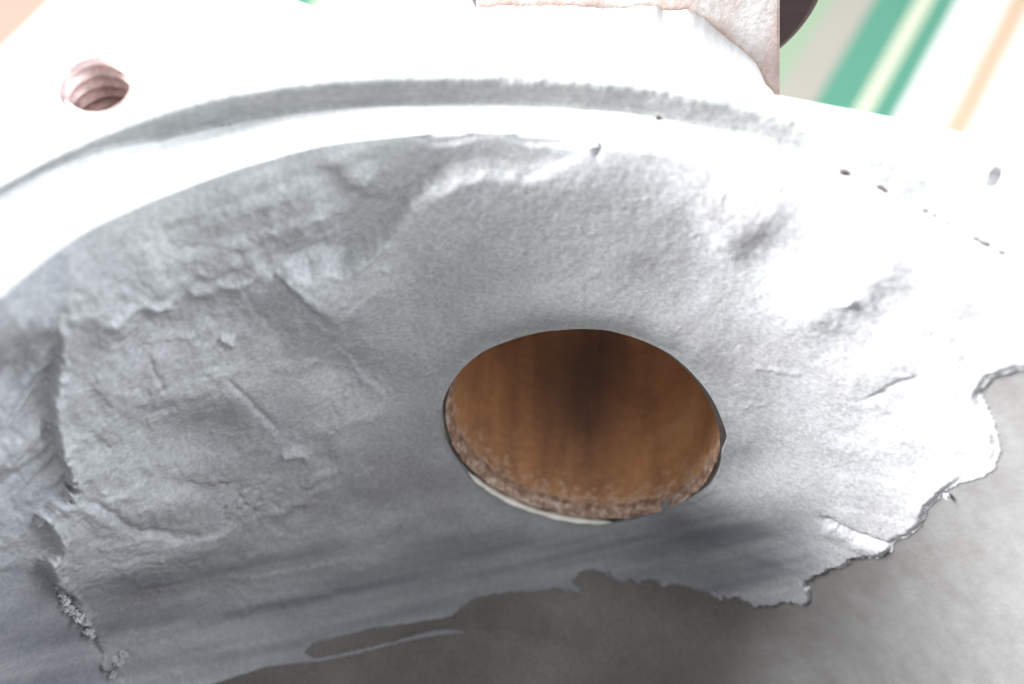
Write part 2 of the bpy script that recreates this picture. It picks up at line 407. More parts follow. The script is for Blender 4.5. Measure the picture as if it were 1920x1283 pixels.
for dr, dz in ((-0.004, -0.0015), (-0.008, -0.006), (-0.0085, -0.02)):
    r = wall_r(-D) + 0.003 + dr - ledge_in(th); rows.append(np.stack([r * np.sin(th), r * np.cos(th), -D + dz + 0 * th], -1))
V = np.concatenate(rows); F = grid_faces(len(rows), nT, True)
ledge = finish(mesh_np('ledge', V * S, F), MAT['machined'], casing)

# --- flange plate with a lug, threaded hole and a small drilled pit
OUT = [(-1.00, 0.72), (-0.86, 0.86), (-0.75, 0.93), (-0.672, 0.978), (-0.650, 0.992), (-0.638, 1.02), (-0.632, 1.08), (-0.61, 1.14), (-0.55, 1.18), (-0.46, 1.18), (-0.39, 1.15), (-0.335, 1.118),
       (-0.29, 1.100), (-0.245, 1.092), (-0.20, 1.094), (-0.12, 1.105), (-0.05, 1.09), (0.10, 1.05), (0.22, 1.018), (0.29, 1.006), (0.356, 0.995), (0.434, 0.982), (0.519, 0.966), (0.593, 0.951),
       (0.66, 0.935), (0.76, 0.90), (0.90, 0.80), (1.02, 0.62)]
for a in np.linspace(math.radians(62), math.radians(302), 60):
    rr_ = 1.19 + 0.05 * max(0, math.cos(4 * a + 0.6)); OUT.append((rr_ * math.sin(a), rr_ * math.cos(a)))
def arc_pts(cx, cy, r, n=64): return [(cx + r * math.cos(t), cy + r * math.sin(t)) for t in np.linspace(0, 2 * math.pi, n, endpoint=False)]
THX, THY, THR = -0.5381, 0.9424, 0.0423
pit = on_z(np.array([(1846, 345), (1853, 322), (1864, 310), (1884, 312), (1884, 325), (1872, 346), (1860, 352), (1850, 352)], float), 0)[:, :2]
inner_ring = [(float((r + 0.029) * math.sin(t)), float((r + 0.029) * math.cos(t))) for t, r in zip(th[::4], R0[::4])]
bm = bmesh.new()
def loop(bm, pts, z):
    vs = [bm.verts.new((p[0] * S, p[1] * S, z * S)) for p in pts]
    for i in range(len(vs)): bm.edges.new((vs[i], vs[(i + 1) % len(vs)]))
    return vs
lo = loop(bm, OUT, -0.006); lh = loop(bm, arc_pts(THX, THY, THR + 0.005), 0); lp = loop(bm, pit, 0)
OUT_IN = [(p[0] * 0.994, p[1] * 0.994) for p in OUT]
li_o = loop(bm, OUT_IN, 0); li = loop(bm, inner_ring, 0)
inner_edges = [e for e in bm.edges if e.verts[0] not in lo]
bmesh.ops.triangle_fill(bm, use_beauty=True, edges=inner_edges, normal=(0, 0, 1))
def bridge(a, b):
    n = len(a)
    for i in range(n): bm.faces.new((a[i], a[(i + 1) % n], b[(i + 1) % n], b[i]))
bridge(li_o, lo)
lob = loop(bm, [(p[0] * 0.995, p[1] * 0.995) for p in OUT], -0.13); bridge(lo, lob)
lpb = loop(bm, [tuple(np.array(p) * 0.93 + np.array(pit).mean(0) * 0.07) for p in pit], -0.012); bridge(lp, lpb); bm.faces.new(lpb)
lib = loop(bm, [(p[0] * 1.0, p[1] * 1.0) for p in inner_ring], -0.13)
for i in range(len(lob)): pass
bmesh.ops.recalc_face_normals(bm, faces=bm.faces)
fl = finish(bm_obj('flange', bm), MAT['machined'], casing, smooth=False)
fl['label'] = 'pale machined flange face round the bowl mouth'

# threaded hole in the lug
bm = bmesh.new(); prev = None
pitch = 0.0195; nseg = 96
rp = [(THR + 0.0052, 0.0002), (THR + 0.0005, -0.0055)]
z = -0.006
while z > -0.26:
    rp += [(THR - 0.0030, z), (THR - 0.0030, z - 0.003), (THR + 0.0060, z - 0.009), (THR + 0.0060, z - 0.0125), (THR - 0.0018, z - 0.0180)]
    z -= pitch
rp += [(THR - 0.006, z), (0.001, z - 0.01)]
for i in range(nseg):
    pass
rings = []
for (r, z) in rp:
    rings.append([bm.verts.new(((THX + r * math.cos(t)) * S, (THY + r * math.sin(t)) * S, min(z + (pitch * (t / (2 * math.pi) - 0.3) if -0.40 < z < -0.0058 else 0), 0.0002 if z > 0 else -0.0035) * S)) for t in np.linspace(0.3, 2 * math.pi + 0.3, nseg, endpoint=False)])
for a, b in zip(rings[:-1], rings[1:]):
    for i in range(nseg): bm.faces.new((a[i], b[i], b[(i + 1) % nseg], a[(i + 1) % nseg]))
o = finish(bm_obj('threaded_hole', bm), MAT['thread'], fl); o['label'] = 'rusty threaded bolt hole in the flange lug'

# outer shell of the casing and its foot, below the flange
bm = bmesh.new()
outp = [(1.16, -0.129), (1.06, -0.15), (1.02, -0.25), (0.97, -0.6), (0.93, -0.85), (0.80, -1.06), (0.62, -1.16), (0.56, -2.0), (0.60, -4.3), (1.0, -4.8), (1.05, -4.995), (0.0, -4.995)]
rings = [[bm.verts.new((r * math.sin(t) * S, r * math.cos(t) * S, z * S)) for t in np.linspace(0, 2 * math.pi, 96, endpoint=False)] if r > 0 else None for r, z in outp[:-1]]
for a, b in zip(rings[:-1], rings[1:]):
    for i in range(96): bm.faces.new((a[i], a[(i + 1) % 96], b[(i + 1) % 96], b[i]))
bm.faces.new(rings[-1])
bmesh.ops.subdivide_edges(bm, edges=[e for e in bm.edges if min(v.co.z for v in e.verts) > -1.17 * S], cuts=3, use_grid_fill=True)
bmesh.ops.delete(bm, geom=[f for f in bm.faces if (lambda c: c @ er > 0.5 and port_polar(c[None])[0][0] < 0.26)(np.array(f.calc_center_median()) / S)], context='FACES')
bmesh.ops.recalc_face_normals(bm, faces=bm.faces)
finish(bm_obj('outer_shell', bm), MAT['cast'], casing)

# ---- outlet port: rusty bore, chipped sleeve edge, bright burr
bm = bmesh.new(); n = 160
def port_ring(rad, depth, jit=0.0, k=0, lo_only=False):
    out = []
    for i in range(n):
        a = 2 * math.pi * i / n
        j = jit * float(fbm(np.array([a * 60.0]), np.array([3.0 + 9 * k]), 5, 3, k)[0])
        mouth = max(0.0, 1 - max(depth, 0) / 0.035)
        ecc = 0.0085 * min(1.0, max(0.0, (0.238 - rad) / 0.012))
        p = pc + pn * (depth + (-0.006 + 0.016 * math.sin(a) - 0.018 * math.cos(a) ** 2) * mouth) + (rad + j) * (0.955 * math.cos(a) * et + 1.035 * math.sin(a) * pu) + pu * ecc + et * (0.001 + 0.8 * ecc)
        out.append(bm.verts.new(tuple(p * S)))
    return out
def lathe(specs):
    rs = [port_ring(*s) for s in specs]
    for a, b in zip(rs[:-1], rs[1:]):
        for i in range(n): bm.faces.new((a[i], b[i], b[(i + 1) % n], a[(i + 1) % n]))
    return rs
RB = 0.2312
rs = lathe([(RB + 0.0010, 0.0105), (RB + 0.0010, 0.022), (RB + 0.001, 0.05), (RB, 0.09), (RB - 0.001, 0.14), (RB, 0.2), (RB, 0.3), (RB, 0.42), (RB - 0.02, 0.5)]); bm.faces.new(rs[-1])
finish(bm_obj('port_bore', bm), MAT['rust'], casing)['label'] = 'rusty brown bore of the outlet port'
bm = bmesh.new(); n = 360
lathe([(0.2365, 0.06), (0.2365, 0.006, 0.002, 2), (0.2345, -0.001, 0.003, 3), (0.2338, 0.0025, 0.003, 4), (0.2330, 0.0055, 0.003, 5), (0.2322, 0.0090, 0.003, 6), (RB, 0.0130, 0.001, 7), (RB + 0.004, 0.030)])
sleeve = finish(bm_obj('port_sleeve', bm), MAT['lip'], casing); sleeve['label'] = 'chipped edge of the port sleeve'

bm = bmesh.new()
A0, A1 = math.radians(-141), math.radians(-68)
m = 60; rings = []
for i in range(m + 1):
    f = i / m; a = A0 + (A1 - A0) * f
    w = 0.0062 * min(1, f * 8 + .15) * min(1, (1 - f) * 9 + 0.1) * (1 + 0.25 * math.sin(f * 31) * math.sin(f * 13))
    cdir = math.cos(a) * et + math.sin(a) * pu
    base = pc + pn * (-0.011 + 0.016 * math.sin(a) - 0.018 * math.cos(a) ** 2) + 0.2372 * (0.955 * math.cos(a) * et + 1.035 * math.sin(a) * pu) + et * 0.001
    rings.append([bm.verts.new(tuple((base + w * (math.cos(b) * cdir * 0.75 + math.sin(b) * pn)) * S)) for b in np.linspace(0, 2 * math.pi, 10, endpoint=False)])
for a, b in zip(rings[:-1], rings[1:]):
    for i in range(10): bm.faces.new((a[i], a[(i + 1) % 10], b[(i + 1) % 10], b[i]))
bm.faces.new(rings[0]); bm.faces.new(rings[-1])
bmesh.ops.recalc_face_normals(bm, faces=bm.faces)
finish(bm_obj('sleeve_burr', bm), MAT['steel'], sleeve)['label'] = 'bright worn burr along the bottom of the port'

# ---- outlet: neck, standing plate, round coupling disc
pl_n = np.array([math.sin(PA * 0.3), math.cos(PA * 0.3), 0.0]); pl_p = np.array([0.3, 1.27, 0.0])
pxr = on_plane(np.array([(1462, 172), (1462, 0), (892, 60), (892, 0)], float), pl_p, pl_n)
pt = np.array([pl_n[1], -pl_n[0], 0.0])
bm = bmesh.new()
TOPZ = -0.08
br, tr = pxr[0], pxr[1]; bl, tl = pxr[2], pxr[3]
dr_ = (tr - br) / (tr[2] - br[2]); dl_ = (tl - bl) / (tl[2] - bl[2])
prf = []
nzp = 24
fv, bv = [], []
for i in range(nzp):
    z = -1.15 + (TOPZ + 1.15) * i / (nzp - 1)
    a = bl + dl_ * (z - bl[2]); b = br + dr_ * (z - br[2])
    jl = 0.002 * math.sin(i * 2.1); 
    rowv = [a + (b - a) * f for f in np.linspace(0, 1, 20)]
    fv.append([bm.verts.new(tuple(p * S)) for p in rowv]); bv.append([bm.verts.new(tuple((p + pl_n * 0.05) * S)) for p in rowv])
for i in range(nzp - 1):
    for j in range(19):
        bm.faces.new((fv[i][j], fv[i][j + 1], fv[i + 1][j + 1], fv[i + 1][j])); bm.faces.new((bv[i][j], bv[i + 1][j], bv[i + 1][j + 1], bv[i][j + 1]))
    bm.faces.new((fv[i][0], fv[i + 1][0], bv[i + 1][0], bv[i][0])); bm.faces.new((fv[i][19], bv[i][19], bv[i + 1][19], fv[i + 1][19]))
for j in range(19):
    bm.faces.new((fv[0][j], bv[0][j], bv[0][j + 1], fv[0][j + 1])); bm.faces.new((fv[-1][j], fv[-1][j + 1], bv[-1][j + 1], bv[-1][j]))
bmesh.ops.recalc_face_normals(bm, faces=bm.faces)
bmesh.ops.bevel(bm, geom=[e for e in bm.edges if len(e.link_faces) == 2 and e.calc_face_angle() > 1.2], offset=0.0004, segments=2, affect='EDGES')
o = finish(bm_obj('outlet_plate', bm), MAT['primer'], casing, smooth=False); o['label'] = 'standing outlet plate with worn pink primer'

# disc behind the plate
dpn = pl_p + pl_n * 0.075
q = on_plane(np.array([(1530, 0), (1463, 82), (873, 0), (890, 22)], float), dpn, pl_n) - dpn
qu = q @ pt; qz = q[:, 2]
# circle through first two points with its centre half-way along the plate
mid = ((bl + br) / 2 - dpn) @ pt
c_z = ((qu[0] - mid) ** 2 - (qu[1] - mid) ** 2 + qz[0] ** 2 - qz[1] ** 2) / (2 * (qz[0] - qz[1]))
c_r = math.hypot(qu[0] - mid, qz[0] - c_z)
bm = bmesh.new(); n = 96; rings = []
for rad, dep in ((0.02, 0.0), (c_r - 0.012, 0.0), (c_r, 0.010), (c_r, 0.10), (c_r - 0.01, 0.11), (0.02, 0.11)):
    rings.append([bm.verts.new(tuple((dpn + pl_n * (dep - 0.02) + pt * (mid + rad * math.cos(t)) + ez * (c_z + rad * math.sin(t))) * S)) for t in np.linspace(0, 2 * math.pi, n, endpoint=False)])
for a, b in zip(rings[:-1], rings[1:]):
    for i in range(n): bm.faces.new((a[i], a[(i + 1) % n], b[(i + 1) % n], b[i]))
bm.faces.new(rings[0]); bm.faces.new(rings[-1]); bmesh.ops.recalc_face_normals(bm, faces=bm.faces)
o = finish(bm_obj('coupling_disc', bm), MAT['dark'], bpy.data.objects['outlet_plate']); o['label'] = 'dark round coupling disc behind the outlet plate'

# neck that swells up from the flange to the plate
CONT = [(880, 30), (896, 18), (960, 14), (1080, 12), (1180, 12), (1250, 15), (1300, 24), (1335, 44), (1366, 74), (1398, 97), (1418, 122), (1436, 160), (1450, 171)]
CONT = np.array(CONT, float)
cxs = np.linspace(880, 1450, 120)
cys = np.interp(cxs, CONT[:, 0], CONT[:, 1]) + fbm(cxs, cxs * 0 + 3, 24, 3, 1) * 7
E1 = on_plane(np.stack([cxs, cys], -1), pl_p - pl_n * 0.004, pl_n)
start = np.stack([E1[:, 0] * 0.9 + 0.012, 0 * cxs + 0.93, 0.75 * E1[:, 2] + 0.02], -1)
start[:, 2] = np.minimum(start[:, 2], -0.135)
rows = []
for f in np.linspace(0, 1, 18):
    P = start * (1 - f) + E1 * f
    P[:, 2] = start[:, 2] + (E1[:, 2] - start[:, 2]) * f + fbm(P[:, 0] * 900, P[:, 1] * 900, 40, 3, 2) * 0.002 * f + 0.02 * f ** 6
    P[:, 2] -= 0.02 * f
    rows.append(P)
V = np.concatenate(rows); F = grid_faces(18, len(cxs))
finish(mesh_np('outlet_neck', V * S, F[:, ::-1]), MAT['cast'], casing)

# ------------------------------------------------------------------ putty
def build_putty():
    ds = 0.0021
    tA, tB = -1.22, 1.16
    s = np.arange(0.0, 1.12, ds); tt = np.arange(tA, tB, ds / 0.86)
    s2, t2 = np.meshgrid(s, tt, indexing='ij')
    r, z = prof_at(s2); nr, nzz = prof_n(s2)
    B = np.stack([r * np.sin(t2), r * np.cos(t2), z], -1).reshape(-1, 3)
    N = np.stack([nr * np.sin(t2), nr * np.cos(t2), nzz], -1).reshape(-1, 3)
    tr = t2.ravel()
    bulge = ledge_in(tr) * np.exp(-(s2.ravel() / 0.13) ** 2)
    BD = bulge[:, None] * np.stack([-np.sin(tr), -np.cos(tr), 0 * tr - 0.08], -1)
    u, v = proj(B + N * 0.012 + BD)
    u = np.clip(u, -3000, 5000); v = np.clip(v, -1500, 3500)
    # ---------- outline of the putty
    OUTL = [(-600, 740), (-200, 480), (0, 400), (60, 370), (150, 330), (230, 300), (330, 265), (440, 230), (520, 222), (612, 222), (700, 232), (760, 246), (815, 264), (850, 262), (900, 252), (948, 252),
            (985, 268), (1040, 272), (1110, 277), (1200, 284), (1300, 306), (1380, 320), (1470, 345), (1560, 380), (1660, 440), (1760, 480), (1900, 545), (2100, 640), (2150, 720), (2000, 700), (1900, 706), (1850, 722), (1832, 748), (1858, 800), (1870, 850), (1858, 885), (1835, 905), (1790, 917), (1765, 935),
            (1740, 962), (1718, 1000), (1700, 1018), (1672, 1024), (1666, 1048), (1640, 1056), (1600, 1062), (1560, 1076), (1515, 1094), (1514, 1122), (1502, 1138), (1470, 1135), (1420, 1142), (1370, 1132),
            (1330, 1118), (1280, 1106), (1230, 1100), (1180, 1095), (1150, 1084), (1120, 1076), (1092, 1074), (1072, 1084), (1096, 1100), (1085, 1112), (1050, 1106), (1000, 1112), (930, 1116), (885, 1124), (862, 1142), (845, 1156), (770, 1168), (700, 1178),
            (640, 1194), (585, 1208), (572, 1222), (590, 1230), (660, 1216), (740, 1198), (800, 1180), (830, 1174), (872, 1180), (872, 1187), (800, 1193), (740, 1208), (660, 1228), (600, 1240), (560, 1243), (500, 1252), (440, 1272), (390, 1290), (300, 1340), (150, 1450), (-200, 1700), (-900, 1700)]
    w1 = fbm(u, v, 34, 4, 1); w2 = fbm(u, v, 12, 3, 4)
    rag = 0.35 + 0.65 * sstep(1000, 1080, v) * sstep(1000, 1150, u)
    rag = rag * (1 - 0.85 * sstep(1125, 1160, v) * sstep(950, 860, u))
    rag = rag * (1 - 0.7 * sstep(520, 440, v) * sstep(1300, 1100, u))
    uu = u + w1 * 12 * rag + w2 * 7 * rag; vv = v + fbm(u + 500, v, 30, 4, 2) * 12 * rag + fbm(u, v + 700, 9, 3, 6) * 8 * rag
    sd = sd_poly(uu, vv, OUTL)
    # ---------- thickness
    edge_w = 5.0 + 12 * sstep(1500, 1640, u) + 20 * sstep(420, 300, v) * sstep(1250, 600, u) + 18 * sstep(1400, 1500, u) * sstep(700, 500, v)
    thick = 0.014 * np.ones_like(u)
    thick = thick * (1 - 0.72 * sstep(980, 1090, v + 0.12 * (u - 900)) * sstep(1620, 1350, u))
    thick = thick - 0.0055 * sstep(1440, 1640, u) * sstep(820, 900, v) - 0.006 * sstep(1770, 1840, u) + 0.018 * sstep(800, 560, u) * sstep(1130, 950, v) * sstep(500, 660, v) + 0.006 * sstep(640, 520, v) * sstep(1300, 1100, u)
    cover = sstep(-1.0, 1.0, sd / edge_w * 2 - 1)
    # left smear is thin, left patch is thick
    LE = [(140, 470), (112, 560), (100, 620), (92, 690), (80, 735), (84, 790), (98, 845), (118, 885), (112, 915), (80, 935), (60, 958), (85, 985), (90, 1015), (80, 1045), (100, 1085), (126, 1128), (150, 1160), (172, 1190), (188, 1230), (215, 1283), (260, 1400), (330, 1500)]
    LEP = LE + [(2500, 1500), (2500, 300), (400, 300)]
    ul = u + w1 * 14 + w2 * 9; vl = v + fbm(u + 90, v, 22, 4, 5) * 14
    sl = sd_poly(ul, vl, LEP)
    lstrength = sstep(560, 740, v)
    patch = sstep(0, 7, sl)
    left_w = sstep(760, 480, u)
    h = thick * cover - 0.004 * (1 - cover)
    h = h - (1 - patch) * 0.020 * lstrength * cover
    # rolled bright edge of the left patch
    h = h + 0.009 * np.exp(-((sl - 12) / 11) ** 2) * lstrength * (0.6 + 0.8 * w1) * cover
    # strokes on the left smear
    sm = sstep(20, -20, sl) * sstep(560, 640, v)
    h = h + cover * (aniso(u, v, -48, 120, 24, 2, 1) * 0.015 * sstep(170, 60, u) * sstep(470, 560, v) * sstep(960, 860, v) * (0.25 + 0.75 * sstep(20, -20, sl)))
    h = h + cover * (aniso(u, v, -40, 160, 60, 2, 2) * 0.004 + fbm(u, v, 48, 4, 3) * 0.0035) * sm
    # ---------- collar round the port
    COL = [(515, 497), (540, 486), (575, 488), (605, 478), (640, 483), (680, 464), (712, 440), (750, 405), (775, 378), (800, 359), (830, 342), (860, 329), (905, 317), (940, 322), (985, 328), (1010, 322), (1050, 302), (1090, 288), (1125, 280), (1200, 200), (2300, 200), (2300, 1400), (900, 1400),
           (800, 962), (740, 945), (690, 930), (662, 905), (640, 878), (622, 838), (612, 815), (618, 775), (640, 720), (668, 640), (655, 604), (610, 578), (560, 540)]
    sc = sd_poly(u + w2 * 5, v + w1 * 6, COL)
    camp = (0.0200 - 0.0168 * sstep(640, 790, u)) * sstep(640, 520, v) * sstep(1160, 1040, u) + 0.0055 * sstep(600, 700, v) * sstep(960, 760, u) * sstep(980, 900, v)
    h = h + camp * np.sqrt(np.clip(sstep(-3 - 8 * sstep(540, 620, v), 20 + 14 * sstep(540, 620, v), sc), 0, 1)) * cover * (1 - 0.55 * sstep(40, 260, sc))
    h = h + (0.0006 + 0.0060 * sstep(780, 680, u)) * np.exp(-((sc - 8) / 7) ** 2) * sstep(600, 480, v) * sstep(1130, 1000, u) * cover
    # recess behind the collar
    h = h + cover * sstep(16, -22, sc) * (blob(u, v, 860, 310, 200, 50, -4, -0.008) + blob(u, v, 690, 415, 100, 55, -35, -0.020))
    # ---------- broad hand-worked relief
    h = h + cover * left_w * fbm(u, v, 210, 3, 3) * 0.010
    h = h + cover * left_w * fbm(u, v, 80, 3, 6) * 0.0042 * sstep(1150, 1000, v)
    h = h + cover * (1 - left_w) * fbm(u, v, 170, 3, 5) * 0.005
    h = h + cover * fbm(u, v, 14, 3, 2) * (0.0005 + 0.0006 * left_w)
    R = lambda pts, w, hh, w2=None: ridge(u + w2n, v + w1n, pts, w, hh, w2) * cover
    w1n = w1 * 10; w2n = w2 * 4
    h = h + R([(528, 476), (600, 466), (668, 452), (735, 398), (788, 350), (850, 318)], 11, -0.008)
    # upper-left finger strokes
    m1 = np.exp(-(((u - 480) / 230) ** 2 + ((v - 385 + 0.35 * (u - 480)) / 95) ** 2))
    h = h + cover * m1 * aniso(u, v, -19, 300, 34, 2, 3) * 0.009
    h = h + R([(355, 415), (430, 392), (520, 360), (600, 330)], 14, 0.006, 26)
    h = h + R([(380, 375), (450, 352), (520, 322), (560, 300)], 10, 0.004, 20)
    h = h + R([(590, 280), (640, 312), (690, 345)], 26, 0.008, 16)
    h = h + R([(600, 300), (680, 400), (640, 450), (520, 472), (470, 482)], 40, -0.007)
    h = h + blob(u, v, 560, 385, 110, 50, -22, 0.006)
    # broad ridge across the left patch and the hollow under it
    h = h + R([(120, 600), (220, 560), (330, 520), (430, 500), (520, 520), (600, 570), (665, 612)], 60, 0.011, 60)
    h = h + R([(340, 535), (400, 520), (470, 512)], 9, 0.006, 14) + R([(180, 590), (250, 560), (320, 548)], 8, 0.006, 14)
    h = h + R([(470, 480), (520, 525), (590, 570), (655, 605)], 10, 0.003, 20)
    h = h + R([(230, 640), (330, 605), (430, 610), (560, 610)], 46, -0.004)
    h = h + blob(u, v, 640, 690, 90, 50, 8, -0.022) + blob(u, v, 690, 770, 60, 40, 0, 0.004)
    h = h + blob(u, v, 375, 815, 110, 66, -8, -0.028) + blob(u, v, 200, 700, 90, 60, -20, 0.006) + blob(u, v, 330, 900, 60, 20, 10, -0.006)
    h = h + R([(368, 645), (392, 680), (440, 735), (500, 800), (560, 850)], 14, 0.0026, 44)
    h = h + R([(415, 690), (470, 750), (520, 800)], 5, -0.004)
    h = h + R([(268, 645), (280, 680), (300, 720)], 5, -0.0018) + R([(240, 740), (330, 720), (400, 715)], 16, 0.005)
    h = h + R([(405, 625), (435, 626)], 6, 0.007) + R([(520, 838), (560, 832), (575, 845)], 9, 0.008)
    # wrinkles low on the left patch
    h = h + R([(100, 905), (150, 930), (195, 958), (250, 1000), (320, 1004), (400, 985), (440, 968)], 6, 0.0065, 30)
    h = h + R([(150, 925), (200, 950), (260, 990), (330, 990)], 8, -0.007)
    h = h + R([(130, 945), (190, 925), (240, 900), (270, 895)], 8, 0.003, 16) + blob(u, v, 290, 940, 80, 36, 0, 0.006)
    h = h + R([(300, 925), (350, 918), (380, 935)], 12, 0.003, 20)
    h = h + blob(u, v, 130, 1020, 60, 70, 10, 0.007)
    for k in range(9):
        x0 = 175 + k * 9 + rng.uniform(-15, 15); y0 = 1015 + k * 10
        h = h + R([(x0, y0), (x0 + 90, y0 - 14)], 5, 0.0016, 8)
    # pitted patch
    pm = np.exp(-(((u - 455) / 60) ** 2 + ((v - 935) / 48) ** 2))
    h = h - cover * pm * np.clip(fbm(u, v, 10, 2, 3) - 0.15, 0, 1) * 0.009
    h = h + cover * np.exp(-(((u - 300) / 220) ** 2 + ((v - 880) / 130) ** 2)) * fbm(u, v, 24, 3, 7) * 0.0018
    h = h + R([(500, 950), (560, 920), (620, 888)], 7, 0.005, 12) + R([(560, 895), (600, 872), (628, 868)], 6, 0.005, 12)
    # sweeping strokes along the bottom
    low = sstep(930, 1010, v) * sstep(1250, 1000, u)
    h = h + cover * low * aniso(u, v, -14, 420, 45, 2, 4) * 0.0042
    h = h + R([(420, 1085), (520, 1078), (640, 1050), (720, 1055)], 8, 0.003, 14) + R([(700, 990), (800, 955), (880, 950)], 20, 0.003)
    low2 = sstep(960, 1020, v) * sstep(1150, 1300, u)
    h = h + cover * low2 * aniso(u, v, 18, 300, 26, 2, 5) * 0.0014
    h = h + R([(1530, 970), (1600, 1000), (1668, 1024)], 5, -0.007) + R([(1540, 990), (1600, 1018), (1660, 1036)], 12, 0.006)
    rs_ = np.random.default_rng(21)
    st = np.zeros_like(u)
    for k in range(150):
        x0 = rs_.uniform(60, 700); y0 = rs_.uniform(330, 1180)
        ang = np.interp(y0, [330, 450, 600, 780, 950, 1200], [-24, -20, -16, -28, -12, -14]) + rs_.normal(0, 14)
        if rs_.random() < 0.22: ang += 70
        L = rs_.uniform(30, 120); c_, s_ = math.cos(math.radians(ang)), math.sin(math.radians(ang)); bend = rs_.normal(0, 0.12) * L
        pts = [(x0 - c_ * L / 2, y0 - s_ * L / 2), (x0 - s_ * bend, y0 + c_ * bend), (x0 + c_ * L / 2, y0 + s_ * L / 2)]
        st += ridge(u + w2n, v + w1n * 0.4, pts, rs_.uniform(4, 7), rs_.choice([-1, 1, 1]) * rs_.uniform(0.0012, 0.0036) * (1.0 if y0 < 1000 else 0.45), rs_.uniform(9, 28))
    for k in range(60):
        x0 = rs_.uniform(760, 1720); y0 = rs_.uniform(300, 1080)
        ang = math.degrees(math.atan2(y0 - 800, x0 - 1095)) + 90 + rs_.normal(0, 12); L = rs_.uniform(40, 150); c_, s_ = math.cos(math.radians(ang)), math.sin(math.radians(ang))
        st += ridge(u, v + w1n * 0.4, [(x0 - c_ * L / 2, y0 - s_ * L / 2), (x0 + c_ * L / 2, y0 + s_ * L / 2)], rs_.uniform(4, 7), rs_.choice([-1, 1]) * rs_.uniform(0.0003, 0.0009), rs_.uniform(8, 22))
    for k in range(420):
        x0 = rs_.uniform(30, 1780); y0 = rs_.uniform(290, 1120)
        if x0 > 760 and rs_.random() < 0.6: continue
        r_ = rs_.uniform(2.6, 4.2); L = rs_.uniform(1, 14); a_ = rs_.uniform(0, 3.14)
        st += ridge(u, v, [(x0, y0), (x0 + L * math.cos(a_), y0 + L * math.sin(a_))], r_, rs_.choice([-0.7, 1, 1]) * rs_.uniform(0.0008, 0.0022) * (1.0 if x0 < 760 else 0.6), None, False)
    h = h + 0.72 * st * cover
    # ---------- round the port: raised lip above, falling away below
    ph = sd_poly(u, v, HOLE)            # negative outside
    o_ = -ph
    above = sstep(820, 640, v); below = sstep(860, 950, v)
    h = h + cover * 0.010 * np.exp(-((o_ - 55) / 42) ** 2) * above
    h = h - cover * 0.006 * np.exp(-(o_ / 26) ** 2) * above
    h = h - cover * 0.005 * np.exp(-(o_ / 30) ** 2) * below
    h = h + blob(u, v, 1400, 880, 55, 38, -20, -0.009) + R([(1240, 950), (1310, 930), (1345, 910)], 9, 0.005)
    h = h + R([(560, 800), (640, 772), (720, 770)], 12, 0.003)
    # ---------- finger marks on the right
    def terrace(pts, wl, wr, hh):
        d, sgn, al = seg_dist(u + w1 * 8, v + w2 * 5, pts)
        g = np.where(sgn < 0, np.exp(-(d / wl) ** 1.5), np.exp(-(d / wr) ** 2)) * sstep(0, 0.25, al + 0.02) * sstep(0, 0.2, 1.02 - al)
        return hh * g * cover
    h = h + terrace([(1330, 470), (1390, 430), (1440, 385), (1462, 340)], 85, 42, 0.0095)
    h = h + terrace([(1440, 610), (1540, 575), (1610, 530), (1660, 490), (1692, 462)], 100, 52, 0.0135)
    h = h + terrace([(1500, 760), (1600, 700), (1700, 640), (1770, 560)], 80, 70, 0.006)
    h = h + blob(u, v, 1600, 553, 12, 9, 0, 0.009)
    h = h + R([(1415, 684), (1450, 692), (1510, 694)], 4, 0.0014, 6)
    rm = sstep(1480, 1600, u)
    h = h + cover * rm * aniso(u, v, 15, 160, 22, 2, 6) * 0.0010
    h = h + R([(1620, 745), (1690, 720), (1730, 700)], 6, -0.003)
    h = h + R([(1112, 252), (1117, 272), (1118, 296)], 6, -0.016) + R([(815, 256), (840, 256)], 5, -0.010) + R([(1468, 350), (1472, 372)], 6, -0.006)
    # keep thin films from digging below the metal
    h = np.where(sd > 1.5, np.maximum(h, 0.0015), h)
    h = np.where(sd < 0, np.minimum(h, 0.0005 + 0.0 * h), h)
    h = np.where(sd < -4, -0.01, h)
    sq = s2.ravel(); h = np.where(sd > 0, 0.004 + (h - 0.004) * np.sqrt(sstep(-0.004, 0.075 + 0.07 * sstep(700, 520, u), sq)), h)
    P = B + N * h[:, None] + BD
    # ---------- cut the port, edges turned in
    Q, ins = cut_port(P, None, 0.0)
    nrw, ncl = s2.shape
    F = grid_faces(nrw, ncl)[:, ::-1]
    kept = (sd > -4)
    low_shade = sstep(930, 1060, v + 0.10 * (u - 900) + fbm(u, v, 120, 3, 4) * 40) * sstep(1640, 1420, u)  # mask of the painted shade over the lower putty
    low_shade = low_shade * np.clip(0.82 + 0.55 * aniso(u, v, np.where(True, -12, 0).item(), 380, 40, 3, 6), 0, 1.1) * (1 - 0.2 * sstep(420, 150, u))
    keep = ~ins[F].all(1) & kept[F].any(1)
    F = F[keep]
    fu = u[F].mean(1); fv_ = v[F].mean(1); fs = sl[F].mean(1); fc = sc[F].mean(1)
    lab = np.where((fs < 2) & (fv_ > 480), 2, np.where(fc > -1, 0, 1))
    parts = [('putty_collar', MAT['putty'], 'smooth grey putty collar pressed round the port'),
             ('putty_patch', MAT['putty'], 'rough wrinkled grey putty patch left of the port'),
             ('putty_smear', MAT['smear'], 'thin streaked putty smear at the far left')]
    # skirt that turns the collar into the port
    e = np.concatenate([F[:, [0, 1]], F[:, [1, 2]], F[:, [2, 3]], F[:, [3, 0]]])
    el = np.tile(lab, 4)
    m = ins[e].all(1)
    e = e[m]; el = el[m]
    key = np.sort(e, 1); _, idx, cnt = np.unique(key, axis=0, return_index=True, return_counts=True)
